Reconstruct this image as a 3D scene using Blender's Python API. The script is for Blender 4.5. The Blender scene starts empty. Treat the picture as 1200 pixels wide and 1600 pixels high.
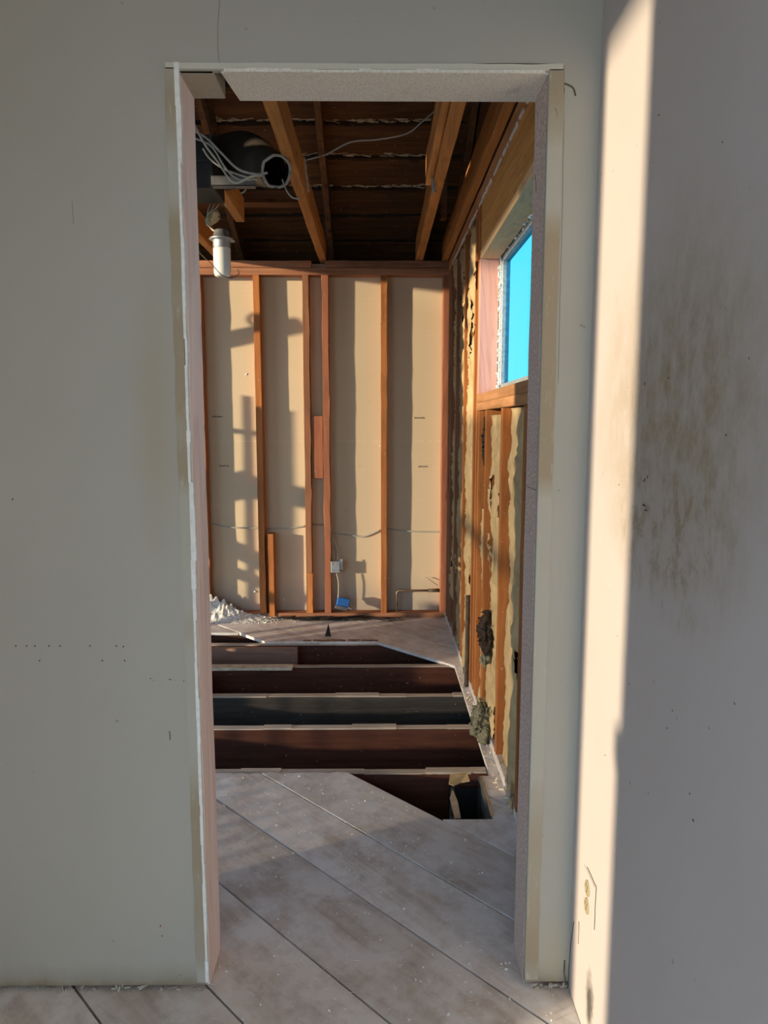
import bpy, bmesh, math, random
from mathutils import Vector, noise, Matrix
S = bpy.context.scene
COL = S.collection
R = math.radians
random.seed(7)

# ---------------------------------------------------------------- camera
CH, CP, CY, CF = 1.40, R(7.1), R(-0.52), 1100.0      # height, pitch down, yaw, focal length in pixels of 1200x1600
cam = bpy.data.cameras.new('camera'); co = bpy.data.objects.new('camera', cam); COL.objects.link(co)
co.location = (0, 0, CH); co.rotation_euler = (R(90) - CP, 0, CY)
cam.sensor_fit = 'VERTICAL'; cam.sensor_height = 36.0; cam.lens = CF / 1600 * 36
cam.clip_start = 0.02; cam.clip_end = 500
S.camera = co

# ---------------------------------------------------------------- sky, sun, exposure
w = bpy.data.worlds.new('sky'); S.world = w; w.use_nodes = True
nt = w.node_tree; nt.nodes.clear()
tc = nt.nodes.new('ShaderNodeTexCoord'); sx = nt.nodes.new('ShaderNodeSeparateXYZ')
cr = nt.nodes.new('ShaderNodeValToRGB'); bg = nt.nodes.new('ShaderNodeBackground'); wo = nt.nodes.new('ShaderNodeOutputWorld')
nt.links.new(tc.outputs['Generated'], sx.inputs[0]); nt.links.new(sx.outputs['Z'], cr.inputs[0])
nt.links.new(cr.outputs[0], bg.inputs[0]); nt.links.new(bg.outputs[0], wo.inputs[0])
e = cr.color_ramp.elements
e[0].position = 0.0; e[0].color = (.66, .80, .92, 1)
e[1].position = 1.0; e[1].color = (.25, .44, .80, 1)
m_ = e.new(.28); m_.color = (.44, .70, .96, 1)
bg.inputs[1].default_value = 2.05
sun = bpy.data.lights.new('sun', 'SUN'); so = bpy.data.objects.new('sun', sun); COL.objects.link(so)
SUN_EL, SUN_DX = R(6.5), 2.05
hd = Vector((SUN_DX, 1.0, 0)).normalized() * math.cos(SUN_EL); sd = Vector((hd.x, hd.y, -math.sin(SUN_EL)))
so.rotation_euler = sd.to_track_quat('-Z', 'Y').to_euler()
sun.energy = 4.0; sun.color = (1.0, .80, .54); sun.angle = R(1.5)
S.view_settings.view_transform = 'Standard'; S.view_settings.look = 'None'
S.view_settings.gamma = 1.0; S.view_settings.exposure = 0.68
S.view_settings.use_curve_mapping = False
S.cycles.max_bounces = 10; S.cycles.diffuse_bounces = 7; S.cycles.sample_clamp_indirect = 8

# ---------------------------------------------------------------- helpers
_fw = Vector((-math.sin(CY) * math.cos(CP), math.cos(CY) * math.cos(CP), -math.sin(CP)))
_rt = Vector((math.cos(CY), math.sin(CY), 0)); _up = _rt.cross(_fw)
def P(px, py, ax, v):                                # the point of the plane ax=v seen at a pixel of the photograph
    d = _fw + _rt * ((px - 600) / CF) - _up * ((py - 800) / CF); o = Vector((0, 0, CH)); i = 'xyz'.index(ax)
    return o + d * ((v - o[i]) / d[i])

def link(o, parent=None):
    COL.objects.link(o)
    if parent is not None:
        o.parent = parent; o.location = Vector(o.location) - Vector(root_loc(parent))
    return o
def root_loc(p):
    v = Vector((0, 0, 0))
    while p is not None: v += Vector(p.location); p = p.parent
    return v
def obj(name, bm, m, parent=None, smooth=False, at=None, **kw):
    bmesh.ops.recalc_face_normals(bm, faces=bm.faces)
    me = bpy.data.meshes.new(name)
    a = Vector(at) if at is not None else Vector((0, 0, 0))
    if at is not None: bmesh.ops.translate(bm, verts=bm.verts, vec=-a)
    bm.to_mesh(me); bm.free()
    if smooth:
        for p in me.polygons: p.use_smooth = True
    if m: me.materials.append(m)
    o = bpy.data.objects.new(name, me); o.location = a
    link(o, parent)
    for k, v in kw.items(): o[k] = v
    return o
def tag(o, label=None, cat=None, group=None, kind=None):
    if label: o['label'] = label
    if cat: o['category'] = cat
    if group: o['group'] = group
    if kind: o['kind'] = kind
    return o
def empty(name, loc=(0, 0, 0), parent=None, **kw):
    o = bpy.data.objects.new(name, None); o.location = loc; o.empty_display_size = .05
    link(o, parent)
    for k, v in kw.items(): o[k] = v
    return o
def structure(name): return empty(name, kind='structure')

def add_box(bm, x0, x1, y0, y1, z0, z1, bev=0.0):
    vs = [bm.verts.new((x, y, z)) for x in (x0, x1) for y in (y0, y1) for z in (z0, z1)]
    for f in ((0, 1, 3, 2), (4, 6, 7, 5), (0, 4, 5, 1), (2, 3, 7, 6), (0, 2, 6, 4), (1, 5, 7, 3)):
        bm.faces.new([vs[i] for i in f])
    if bev: bmesh.ops.bevel(bm, geom=list({e for v in vs for e in v.link_edges}), offset=bev, segments=1, affect='EDGES')
def box(name, x0, x1, y0, y1, z0, z1, m, parent=None, bev=0.0015, **kw):
    bm = bmesh.new(); add_box(bm, x0, x1, y0, y1, z0, z1, bev)
    return obj(name, bm, m, parent, **kw)
def add_beam(bm, p0, p1, w, h, up=(0, 0, 1), jit=.0012, seg=0, twist=0.0, bev=.1):
    """a length of lumber from p0 to p1, w across, h deep, its long edges chamfered and a little uneven"""
    p0 = Vector(p0); p1 = Vector(p1); d = (p1 - p0); L = d.length; d.normalize()
    u = Vector(up); s = d.cross(u).normalized(); u = s.cross(d).normalized()
    n = seg or max(2, int(L / .12)); c = min(w, h) * bev * .5
    prof = [(-w/2+c, -h/2), (w/2-c, -h/2), (w/2, -h/2+c), (w/2, h/2-c), (w/2-c, h/2), (-w/2+c, h/2), (-w/2, h/2-c), (-w/2, -h/2+c)]
    sd_ = random.random() * 50; rings = []
    for i in range(n + 1):
        q = p0 + d * (L * i / n); a = twist * (i / n - .5); r = []
        for k, (x, y) in enumerate(prof):
            x, y = x * math.cos(a) - y * math.sin(a), x * math.sin(a) + y * math.cos(a)
            j = noise.noise(Vector((i * .7 + sd_, (k // 2) * 3.1, 0))) * jit * 2
            r.append(bm.verts.new(q + s * (x + j) + u * (y + j * .6)))
        rings.append(r)
    for a, b in zip(rings, rings[1:]):
        for k in range(8): bm.faces.new((a[k], a[(k+1) % 8], b[(k+1) % 8], b[k]))
    bm.faces.new(rings[0][::-1]); bm.faces.new(rings[-1])
def beam(name, p0, p1, w, h, m, parent=None, up=(0, 0, 1), jit=.0012, twist=0.0, bev=.1, **kw):
    bm = bmesh.new(); add_beam(bm, p0, p1, w, h, up, jit, 0, twist, bev)
    return obj(name, bm, m, parent, **kw)
def stud(name, x0, x1, y0, y1, z0, z1, m, parent, jit=.0012, twist=0.0, bev=.07, **kw):
    return beam(name, ((x0+x1)/2, (y0+y1)/2, z0), ((x0+x1)/2, (y0+y1)/2, z1), x1-x0, y1-y0, m, parent, up=(0, 1, 0), jit=jit, twist=twist, bev=bev, **kw)
def add_tube(bm, pts, r, n=8, cap=True):
    pts = [Vector(p) for p in pts]; rr = r if isinstance(r, (list, tuple)) else [r] * len(pts)
    rings = []; pu = None
    for i, p in enumerate(pts):
        d = (pts[min(i+1, len(pts)-1)] - pts[max(i-1, 0)]).normalized()
        if pu is None: pu = d.orthogonal().normalized()
        u = (pu - d * pu.dot(d)).normalized(); pu = u; v = d.cross(u)
        rings.append([bm.verts.new(p + (u * math.cos(2*math.pi*k/n) + v * math.sin(2*math.pi*k/n)) * rr[i]) for k in range(n)])
    for a, b in zip(rings, rings[1:]):
        for k in range(n): bm.faces.new((a[k], a[(k+1) % n], b[(k+1) % n], b[k]))
    if cap: bm.faces.new(rings[0][::-1]); bm.faces.new(rings[-1])
def smooth_path(pts, k=6):
    pts = [Vector(p) for p in pts]; out = []
    for i in range(len(pts) - 1):
        a, b, c, d = pts[max(i-1, 0)], pts[i], pts[i+1], pts[min(i+2, len(pts)-1)]
        for j in range(k):
            t = j / k
            out.append(.5 * ((2*b) + (c-a)*t + (2*a-5*b+4*c-d)*t*t + (3*b-a-3*c+d)*t**3))
    out.append(pts[-1]); return out
def tube(name, pts, r, m, parent=None, k=6, n=8, **kw):
    bm = bmesh.new(); add_tube(bm, smooth_path(pts, k) if len(pts) > 2 else pts, r, n)
    return obj(name, bm, m, parent, smooth=True, **kw)
def add_lathe(bm, c, prof, n=28, axis='z'):
    rings = []
    for r, z in prof:
        rings.append([bm.verts.new(Vector(c) + (Vector((r*math.cos(2*math.pi*k/n), r*math.sin(2*math.pi*k/n), z)) if axis == 'z' else Vector((z, r*math.cos(2*math.pi*k/n), r*math.sin(2*math.pi*k/n))))) for k in range(n)])
    for a, b in zip(rings, rings[1:]):
        for k in range(n): bm.faces.new((a[k], a[(k+1) % n], b[(k+1) % n], b[k]))
    bm.faces.new(rings[0][::-1]); bm.faces.new(rings[-1])
def add_prism(bm, poly, z0, z1):
    lo = [bm.verts.new((x, y, z0)) for x, y in poly]; hi = [bm.verts.new((x, y, z1)) for x, y in poly]
    bm.faces.new(lo[::-1]); bm.faces.new(hi); n = len(poly)
    for i in range(n): bm.faces.new((lo[i], lo[(i+1) % n], hi[(i+1) % n], hi[i]))
def clip(poly, a, b, c):                             # keep a*x + b*y <= c
    out = []
    for i in range(len(poly)):
        p, q = poly[i], poly[(i+1) % len(poly)]; dp, dq = a*p[0]+b*p[1]-c, a*q[0]+b*q[1]-c
        if dp <= 0: out.append(p)
        if dp * dq < 0:
            t = dp / (dp - dq); out.append((p[0]+(q[0]-p[0])*t, p[1]+(q[1]-p[1])*t))
    return out
def add_chunk(bm, c, s, sub=1, rough=.35):
    r = bmesh.ops.create_icosphere(bm, subdivisions=sub, radius=1)
    o = Vector((random.random(), random.random(), random.random())) * 40
    rot = Matrix.Rotation(random.random() * 6.28, 3, Vector((random.random(), random.random(), random.random() + .1)).normalized())
    for v in r['verts']:
        p = v.co * (1 + noise.noise(v.co * 1.3 + o) * rough * 2)
        p = rot @ Vector((p.x * s[0], p.y * s[1], p.z * s[2])) if sub < 3 else Vector((p.x * s[0], p.y * s[1], p.z * s[2]))
        v.co = p + Vector(c)

# ---------------------------------------------------------------- materials
class NB:
    def __init__(s, name):
        s.m = bpy.data.materials.new(name); s.m.use_nodes = True; s.t = s.m.node_tree; s.b = s.t.nodes['Principled BSDF']
        s.tc = s.t.nodes.new('ShaderNodeTexCoord').outputs['Object']
    def L(s, a, b): s.t.links.new(a, b)
    def map(s, sc=(1, 1, 1), loc=(0, 0, 0), rot=(0, 0, 0), src=None):
        n = s.t.nodes.new('ShaderNodeMapping'); n.inputs['Scale'].default_value = sc; n.inputs['Location'].default_value = loc; n.inputs['Rotation'].default_value = rot
        s.L(src or s.tc, n.inputs[0]); return n.outputs[0]
    def noise(s, sc, v=None, det=4, rough=.55, dist=0.0):
        n = s.t.nodes.new('ShaderNodeTexNoise'); n.inputs['Scale'].default_value = sc; n.inputs['Detail'].default_value = det
        n.inputs['Roughness'].default_value = rough; n.inputs['Distortion'].default_value = dist
        s.L(v or s.tc, n.inputs['Vector']); return n.outputs['Fac']
    def ramp(s, f, stops):
        n = s.t.nodes.new('ShaderNodeValToRGB'); el = n.color_ramp.elements
        while len(el) < len(stops): el.new(.5)
        for q, (p, c) in zip(el, stops):
            q.position = p; q.color = (c, c, c, 1) if isinstance(c, (int, float)) else (*c, 1)
        s.L(f, n.inputs[0]); return n.outputs[0]
    def mix(s, f, a, b, mode='MIX'):
        n = s.t.nodes.new('ShaderNodeMix'); n.data_type = 'RGBA'; n.blend_type = mode
        for i, x in ((0, f), (6, a), (7, b)):
            if isinstance(x, (int, float)): n.inputs[i].default_value = x if i == 0 else (x, x, x, 1)
            elif isinstance(x, tuple): n.inputs[i].default_value = (*x, 1)
            else: s.L(x, n.inputs[i])
        return n.outputs[2]
    def math(s, op, a, b=0.0, c=None):
        n = s.t.nodes.new('ShaderNodeMath'); n.operation = op
        for i, x in enumerate((a, b) if c is None else (a, b, c)):
            if isinstance(x, (int, float)): n.inputs[i].default_value = x
            else: s.L(x, n.inputs[i])
        return n.outputs[0]
    def xyz(s):
        n = s.t.nodes.new('ShaderNodeSeparateXYZ'); s.L(s.tc, n.inputs[0]); return n.outputs
    def rnd(s): return s.t.nodes.new('ShaderNodeObjectInfo').outputs['Random']
    def blob(s, c, r, hard=.6, wob=.5, nsc=6.0):     # 0..1 patch around a point, ragged
        m = s.map(sc=tuple(1/x for x in r), loc=tuple(-a/x for a, x in zip(c, r)))
        l = s.t.nodes.new('ShaderNodeVectorMath'); l.operation = 'LENGTH'; s.L(m, l.inputs[0])
        d = s.math('ADD', l.outputs['Value'], s.math('MULTIPLY', s.math('SUBTRACT', s.noise(nsc, det=6, rough=.65), .5), wob * 2))
        return s.ramp(d, [(hard, 1.0), (1.0, 0.0)])
    def out(s, col, rough=.8, bump=None, bs=.3, bd=.004, spec=.3, metal=0.0):
        if isinstance(col, tuple): s.b.inputs['Base Color'].default_value = (*col, 1)
        else: s.L(col, s.b.inputs['Base Color'])
        if isinstance(rough, (int, float)): s.b.inputs['Roughness'].default_value = rough
        else: s.L(rough, s.b.inputs['Roughness'])
        s.b.inputs['Specular IOR Level'].default_value = spec; s.b.inputs['Metallic'].default_value = metal
        if bump is not None:
            n = s.t.nodes.new('ShaderNodeBump'); n.inputs['Strength'].default_value = bs; n.inputs['Distance'].default_value = bd
            s.L(bump, n.inputs['Height']); s.L(n.outputs[0], s.b.inputs['Normal'])
        return s.m

def wood(name, c1, c2, axis='z', dirt=.25, dc=(.10, .06, .04), gr=1.0, knots=True, rough=.75, pale=None, dust=0.0):
    """lumber whose grain runs along one axis, with knots, stains and nail marks"""
    n = NB(name); i = 'xyz'.index(axis) if axis in 'xyz' else 0
    sc = [26.0 * gr] * 3; sc[i] = 1.3 * gr
    rot = (0, 0, 0) if axis in 'xyz' else (0, 0, R(45))
    off = n.t.nodes.new('ShaderNodeVectorMath'); off.operation = 'ADD'
    cx = n.t.nodes.new('ShaderNodeCombineXYZ'); r7 = n.math('MULTIPLY', n.rnd(), 37.0)
    for k in range(3): n.L(r7, cx.inputs[k])
    n.L(n.map(rot=rot), off.inputs[0]); n.L(cx.outputs[0], off.inputs[1]); src = off.outputs[0]
    v = n.map(sc=tuple(sc), src=src)
    g = n.noise(1.0, v, det=6, rough=.6, dist=.6)
    sc2 = [5.0 * gr] * 3; sc2[i] = .5 * gr
    big = n.noise(1.0, n.map(sc=tuple(sc2), src=src), det=3, dist=1.5)
    rings = n.math('FRACT', n.math('MULTIPLY', big, 9.0))
    rings = n.ramp(rings, [(0.0, .55), (.5, 1.0), (.93, .9), (1.0, .5)])
    col = n.mix(n.ramp(g, [(.3, 0.0), (.7, 1.0)]), c1, c2)
    col = n.mix(.35, col, n.mix(1.0, col, rings, 'MULTIPLY'))
    if knots:
        vo = n.t.nodes.new('ShaderNodeTexVoronoi'); vo.inputs['Scale'].default_value = 1.0
        s3 = [5.5] * 3; s3[i] = 2.2; n.L(n.map(sc=tuple(s3), src=src), vo.inputs['Vector'])
        kf = n.ramp(vo.outputs['Distance'], [(.05, .75), (.11, 0.0)])
        col = n.mix(kf, col, tuple(x * .35 for x in c1))
    st = n.ramp(n.noise(2.3, src, det=8, rough=.7), [(.50, 0.0), (.72, 1.0)])
    col = n.mix(n.math('MULTIPLY', st, dirt), col, dc)
    sp = n.ramp(n.noise(55, src, det=2), [(.70, 0.0), (.74, 1.0)])
    col = n.mix(n.math('MULTIPLY', sp, .35), col, (.75, .66, .55))
    if dust: col = n.mix(n.ramp(n.noise(7, src, det=8, rough=.7), [(.40, 0.0), (.60, dust)]), col, (.90, .87, .86))
    tone = n.math('ADD', n.math('MULTIPLY', n.rnd(), .3), .82)
    col = n.mix(1.0, col, tone, 'MULTIPLY')
    return n.out(col, rough, g, .25, .002, .25)
def plain(name, col, rough=.7, metal=0.0, var=.25, sc=20, spec=.3, bs=.2, bd=.002):
    n = NB(name); f = n.noise(sc, det=5)
    c = n.mix(n.ramp(f, [(.3, 0.0), (.7, 1.0)]), tuple(x * (1 - var) for x in col), tuple(min(1, x * (1 + var)) for x in col))
    return n.out(c, rough, f, bs, bd, spec, metal)

M = {}
M['stud'] = wood('stud_wood', (.36, .12, .035), (.56, .22, .065))
M['stud_dark'] = wood('old_stud_wood', (.24, .10, .055), (.42, .19, .09), dirt=.6)
M['stud_red'] = wood('redwood_stud', (.36, .13, .07), (.48, .19, .10), dirt=.25)
M['beam_y'] = wood('joist_wood', (.50, .21, .06), (.78, .37, .115), axis='y', dirt=.35)
M['plate_y'] = wood('plate_wood', (.40, .19, .08), (.62, .32, .15), axis='y', dirt=.4)
M['beam_x'] = wood('plate_wood_back', (.30, .13, .07), (.50, .24, .13), axis='x', dirt=.6)
M['header'] = wood('header_wood', (.56, .26, .07), (.86, .45, .14), axis='y', dirt=.1, gr=.8)
M['header_pale'] = wood('header_plate_wood', (.78, .50, .25), (.92, .64, .35), axis='y', dirt=.12)
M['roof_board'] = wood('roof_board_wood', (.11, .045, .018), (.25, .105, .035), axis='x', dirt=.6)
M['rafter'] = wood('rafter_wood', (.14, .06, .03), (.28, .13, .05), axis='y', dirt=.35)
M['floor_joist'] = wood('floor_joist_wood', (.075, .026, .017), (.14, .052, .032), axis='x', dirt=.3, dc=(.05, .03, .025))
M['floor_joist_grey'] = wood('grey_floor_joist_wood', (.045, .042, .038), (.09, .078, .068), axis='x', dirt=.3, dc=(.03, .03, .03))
M['floor_joist_pale'] = wood('pale_joist_wood', (.34, .20, .15), (.48, .30, .23), axis='x', dirt=.3)
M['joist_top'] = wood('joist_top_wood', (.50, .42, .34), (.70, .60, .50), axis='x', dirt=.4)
M['pink_wood'] = wood('pink_trimmer_wood', (.66, .34, .28), (.80, .48, .42), dirt=.08, gr=.8)
M['jamb_wood'] = wood('jamb_stud_wood', (.80, .66, .64), (.90, .78, .76), dirt=.08, gr=.7, knots=False, dc=(.45, .25, .18))
M['plank'] = wood('floor_plank_wood', (.64, .56, .50), (.84, .77, .72), axis='d', dirt=.45, dc=(.40, .31, .26), dust=.95, rough=.6, gr=.7)
M['splinter'] = plain('splintered_wood', (.72, .56, .34), .8)
M['splinter_pale'] = plain('pale_splinters', (.80, .70, .55), .8)

def wall_paint(name, base, right=False):
    n = NB(name); X, Y, Z = n.xyz()
    c = n.mix(n.ramp(n.noise(1.6, det=5), [(.35, 0.0), (.7, 1.0)]), tuple(x * .93 for x in base), base)
    sp = n.ramp(n.noise(38, det=2), [(.745, 0.0), (.765, 1.0)])
    c = n.mix(n.math('MULTIPLY', sp, .55), c, (.24, .20, .15))
    if right:                                        # mildew patch and the black mould at the foot of the corner
        fl = n.noise(1.0, n.map(sc=(10, 26, 17)), det=8, rough=.7)
        b1 = n.blob((.477, 1.12, 1.42), (.5, .42, .36), .25, .3, 5)
        c = n.mix(n.math('MULTIPLY', b1, n.ramp(fl, [(.36, .28), (.66, .9)])), c, (.30, .235, .135))
        b2 = n.blob((.477, 1.15, 1.22), (.4, .26, .16), .2, .4, 7)
        c = n.mix(n.math('MULTIPLY', b2, n.ramp(fl, [(.5, .15), (.66, .8)])), c, (.24, .165, .09))
        b3 = n.blob((.477, 1.437, .105), (.3, .034, .085), .3, .6, 40)
        c = n.mix(n.math('MULTIPLY', b3, .9), c, (.06, .06, .05))
    else:                                            # grime along the floor and around the old casing
        foot = n.ramp(n.math('ADD', Z, n.math('MULTIPLY', n.noise(14, n.map(sc=(1, 1, .4)), det=6), .05)), [(.03, .9), (.055, .35), (.10, 0.0)])
        c = n.mix(foot, c, (.22, .17, .09))
        b1 = n.blob((-.50, 1.6, 1.42), (.06, .5, .40), .2, .4, 8)
        c = n.mix(n.math('MULTIPLY', b1, .35), c, (.36, .29, .17))
        b2 = n.blob((.44, 1.6, .08), (.05, .5, .12), .2, .5, 20)
        c = n.mix(n.math('MULTIPLY', b2, .6), c, (.45, .40, .28))
    return n.out(c, .75, n.noise(90, det=3), .08, .002, .25)
M['wall'] = wall_paint('grey_green_wall_paint', (.445, .435, .385))
M['wall_r'] = wall_paint('off_white_wall_paint', (.55, .505, .49), True)
def scar_mat():
    n = NB('casing_scar_paint'); f = n.noise(1.0, n.map(sc=(60, 60, 12)), det=6, rough=.7)
    z = n.noise(2.2, n.map(sc=(.1, .1, 1)), det=2)
    c = n.mix(n.ramp(z, [(.42, 0.0), (.52, 1.0)]), (.45, .44, .38), (.37, .31, .22))
    c = n.mix(n.ramp(f, [(.58, 0.0), (.72, .6)]), c, (.60, .57, .48))
    return n.out(c, .85, f, .4, .002, .15)
M['scar'] = scar_mat()
def plaster_mat():
    n = NB('pitted_plaster'); f = n.noise(210, det=4, rough=.7)
    c = n.mix(n.ramp(f, [(.42, 0.0), (.58, 1.0)]), (.68, .655, .58), (.84, .82, .75))
    c = n.mix(n.ramp(n.noise(9, det=5), [(.60, 0.0), (.74, .5)]), c, (.40, .32, .24))
    return n.out(c, .9, f, .6, .002, .2)
M['plaster'] = plaster_mat()
def jamb_mat():
    n = NB('speckled_jamb'); f = n.noise(1.0, n.map(sc=(260, 260, 160)), det=3)
    c = n.mix(n.ramp(f, [(.42, 0.0), (.56, 1.0)]), (.46, .36, .32), (.72, .60, .55))
    return n.out(c, .9, f, .4, .002, .2)
M['jamb_r'] = jamb_mat()
M['gyp_edge'] = plain('broken_gypsum', (.82, .84, .82), .9, var=.1, sc=60, bs=.6)
def backpaper():
    n = NB('drywall_back_paper'); X, Y, Z = n.xyz()
    c = n.mix(n.noise(1.3, det=4), (.60, .49, .33), (.68, .56, .39))
    c = n.mix(n.ramp(n.noise(1.0, n.map(sc=(3, 3, 120)), det=2), [(.4, 0.0), (.7, .05)]), c, (.36, .29, .21))
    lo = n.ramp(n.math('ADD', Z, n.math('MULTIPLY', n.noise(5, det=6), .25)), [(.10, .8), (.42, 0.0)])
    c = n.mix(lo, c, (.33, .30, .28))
    sp = n.ramp(n.noise(25, det=3), [(.73, 0.0), (.76, 1.0)])
    c = n.mix(n.math('MULTIPLY', sp, .4), c, (.20, .16, .12))
    return n.out(c, .85, n.noise(60), .08, .002, .2)
M['backpaper'] = backpaper()
def kraft_mat():
    n = NB('kraft_paper'); f = n.noise(5, det=6, rough=.6, dist=.8)
    c = n.mix(n.ramp(f, [(.3, 0.0), (.7, 1.0)]), (.42, .30, .155), (.66, .50, .28))
    c = n.mix(n.ramp(n.noise(2.5, det=7, rough=.7), [(.56, 0.0), (.72, .7)]), c, (.22, .15, .09))
    return n.out(c, .7, f, .8, .02, .3)
M['kraft'] = kraft_mat()
M['wool'] = plain('mineral_wool', (.20, .19, .13), 1.0, var=.5, sc=90, bs=1.0, bd=.006, spec=.05)
M['wool_dark'] = plain('dirty_insulation', (.045, .035, .028), 1.0, var=.5, sc=60, bs=1.0, bd=.006, spec=.05)
M['soot'] = plain('black_debris', (.03, .026, .024), .9, var=.5, sc=60)
M['soil'] = plain('crawlspace_soil', (.06, .045, .035), 1.0, var=.4, sc=9)
M['yard'] = plain('dry_ground', (.55, .48, .38), 1.0, var=.2, sc=2)
M['dark_panel'] = plain('dark_sheathing', (.05, .04, .03), .95)
M['metal'] = plain('galvanised_steel', (.50, .52, .53), .45, metal=.85, var=.2)
M['metal_dull'] = plain('dull_duct_metal', (.20, .20, .19), .6, metal=.5, var=.3)
M['duct'] = plain('dark_duct_skin', (.045, .036, .028), .8, var=.3, sc=12)
M['black_metal'] = plain('black_fan_housing', (.025, .025, .025), .6)
M['cable_w'] = plain('white_cable', (.55, .52, .42), .6, var=.12)
M['cable_g'] = plain('grey_cable', (.42, .42, .38), .6, var=.15)
M['copper'] = plain('dull_pipe', (.30, .22, .15), .5, metal=.6, var=.3)
M['iron'] = plain('rusty_iron_pipe', (.09, .07, .05), .8, var=.4, sc=50)
M['blue'] = plain('blue_plastic', (.03, .16, .52), .5, var=.1)
M['glass_white'] = plain('frosted_opal_glass', (.84, .84, .80), .35, var=.04, spec=.5)
M['alu'] = plain('weathered_aluminium', (.42, .48, .50), .5, metal=.4, var=.25, sc=60)
M['foam'] = plain('pale_blue_sealant', (.55, .68, .74), .8, var=.25, sc=80, bs=1, bd=.004)
M['ivory'] = plain('ivory_plastic', (.36, .31, .20), .5, var=.06)
M['slot'] = plain('dark_slot', (.05, .04, .03), .8)
M['crack'] = plain('crack_shadowed_gap', (.12, .095, .07), .95)
M['ink'] = plain('faded_ink', (.13, .10, .08), .9)
M['rubble'] = plain('plaster_rubble', (.74, .74, .70), .95, var=.15, sc=60)
n = NB('window_glass'); t = n.t
tr = t.nodes.new('ShaderNodeBsdfTransparent'); tr.inputs[0].default_value = (.26, .62, .72, 1)
gl = t.nodes.new('ShaderNodeBsdfGlossy'); gl.inputs['Roughness'].default_value = .05
mx = t.nodes.new('ShaderNodeMixShader'); mx.inputs[0].default_value = .05
t.links.new(tr.outputs[0], mx.inputs[1]); t.links.new(gl.outputs[0], mx.inputs[2]); t.links.new(mx.outputs[0], t.nodes['Material Output'].inputs[0])
M['glass'] = n.m

# ================================================================= THE SETTING
DY = 1.602                                           # near face of the doorway partition
OX0, OX1, OZ = -.425, .365, 2.142                    # rough opening
XR = .477                                            # painted face of the right wall
XS0, XS1 = .489, .579                                # stud faces of the right wall
YB = 5.0                                             # stud faces of the back wall

# ---- floor: diagonal planks, with the hole cut through them, over joists
floor = structure('floor')
seams = [-3.2, -2.85, -2.5, -2.15, -1.8, -1.44, -1.08, -.72, -.36, .0, .14, .49, .849, 1.183, 1.525, 1.893, 2.228, 2.585, 2.93, 3.29, 3.70, 4.05, 4.42, 4.78, 5.13, 5.5, 5.9]
HX = -1.22
def near(poly): return clip(poly, 0, 1, 2.704)
regions = [
    lambda q: clip(clip(q, 0, 1, 2.358), 1, 0, .60),                                             # all in front of the hole
    lambda q: clip(clip(clip(clip(q, 0, 1, 2.704), 0, -1, -2.358), 1, 1, 2.585), -1, 0, 3.0),    # up to the sawn near edge
    lambda q: clip(clip(clip(q, -1, 0, -.412), 0, -1, -2.358), 0, 1, 2.67),                      # beside the floor duct
    lambda q: clip(clip(clip(q, -1, 0, -.450), 0, -1, -2.67), 0, 1, 3.975),                      # ledge left along the wall
    lambda q: clip(clip(clip(q, -1, -1, -4.42), 0, 1, 4.436), 0, -1, -3.975),                    # far corner, near side of the joist
    lambda q: clip(clip(clip(q, 0, -1, -4.436), -1, -1, -3.705), 0, 1, 5.2),                     # far strip right of the small hole
    lambda q: clip(clip(clip(q, 0, -1, -4.64), 1, 1, 3.705), -1, 0, 3.0),                        # far strip behind the small hole
    lambda q: clip(clip(clip(clip(q, 0, 1, 4.64), 0, -1, -2.704), 1, 0, HX), -1, 0, 3.0),        # left of the hole
]
def rag(a, b, amp, n, sd_):                          # ragged line points
    return [a + (b - a) * i / n + noise.noise(Vector((i * .9, sd_, 0))) * amp for i in range(n + 1)]
pi = 0
for a, b in zip(seams, seams[1:]):
    g = .0048; bm = bmesh.new()
    for fn in regions:
        q = [(-3.0, -3.2), (.60, -3.2), (.60, 5.2), (-3.0, 5.2)]
        q = clip(q, 1, 1, b - g); q = clip(q, -1, -1, -(a + g)) if len(q) > 2 else q
        if len(q) > 2: q = fn(q)
        if len(q) > 2: q = clip(q, 1, 0, .60)
        if len(q) < 3: continue
        c = [q[0]]
        for p in q[1:]:
            if (Vector(p) - Vector(c[-1])).length > 1e-4: c.append(p)
        if len(c) > 2 and (Vector(c[0]) - Vector(c[-1])).length < 1e-4: c.pop()
        if len(c) < 3: continue
        # roughen the sawn near edge of the hole
        out = []
        for k in range(len(c)):
            p, r = c[k], c[(k+1) % len(c)]; out.append(p)
            if abs(p[1] - 2.704) < 1e-3 and abs(r[1] - 2.704) < 1e-3:
                m_n = max(2, int(abs(r[0] - p[0]) / .018))
                for i in range(1, m_n):
                    t_ = i / m_n; x = p[0] + (r[0] - p[0]) * t_
                    out.append((x, 2.704 + noise.noise(Vector((x * 22, 3, 0))) * .010))
        dz = (noise.noise(Vector((a * 5, 1, 0)))) * .003
        add_prism(bm, out, -.0185, dz - .001)
    if len(bm.verts): obj('plank', bm, M['plank'], floor)
    else: bm.free()
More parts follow.
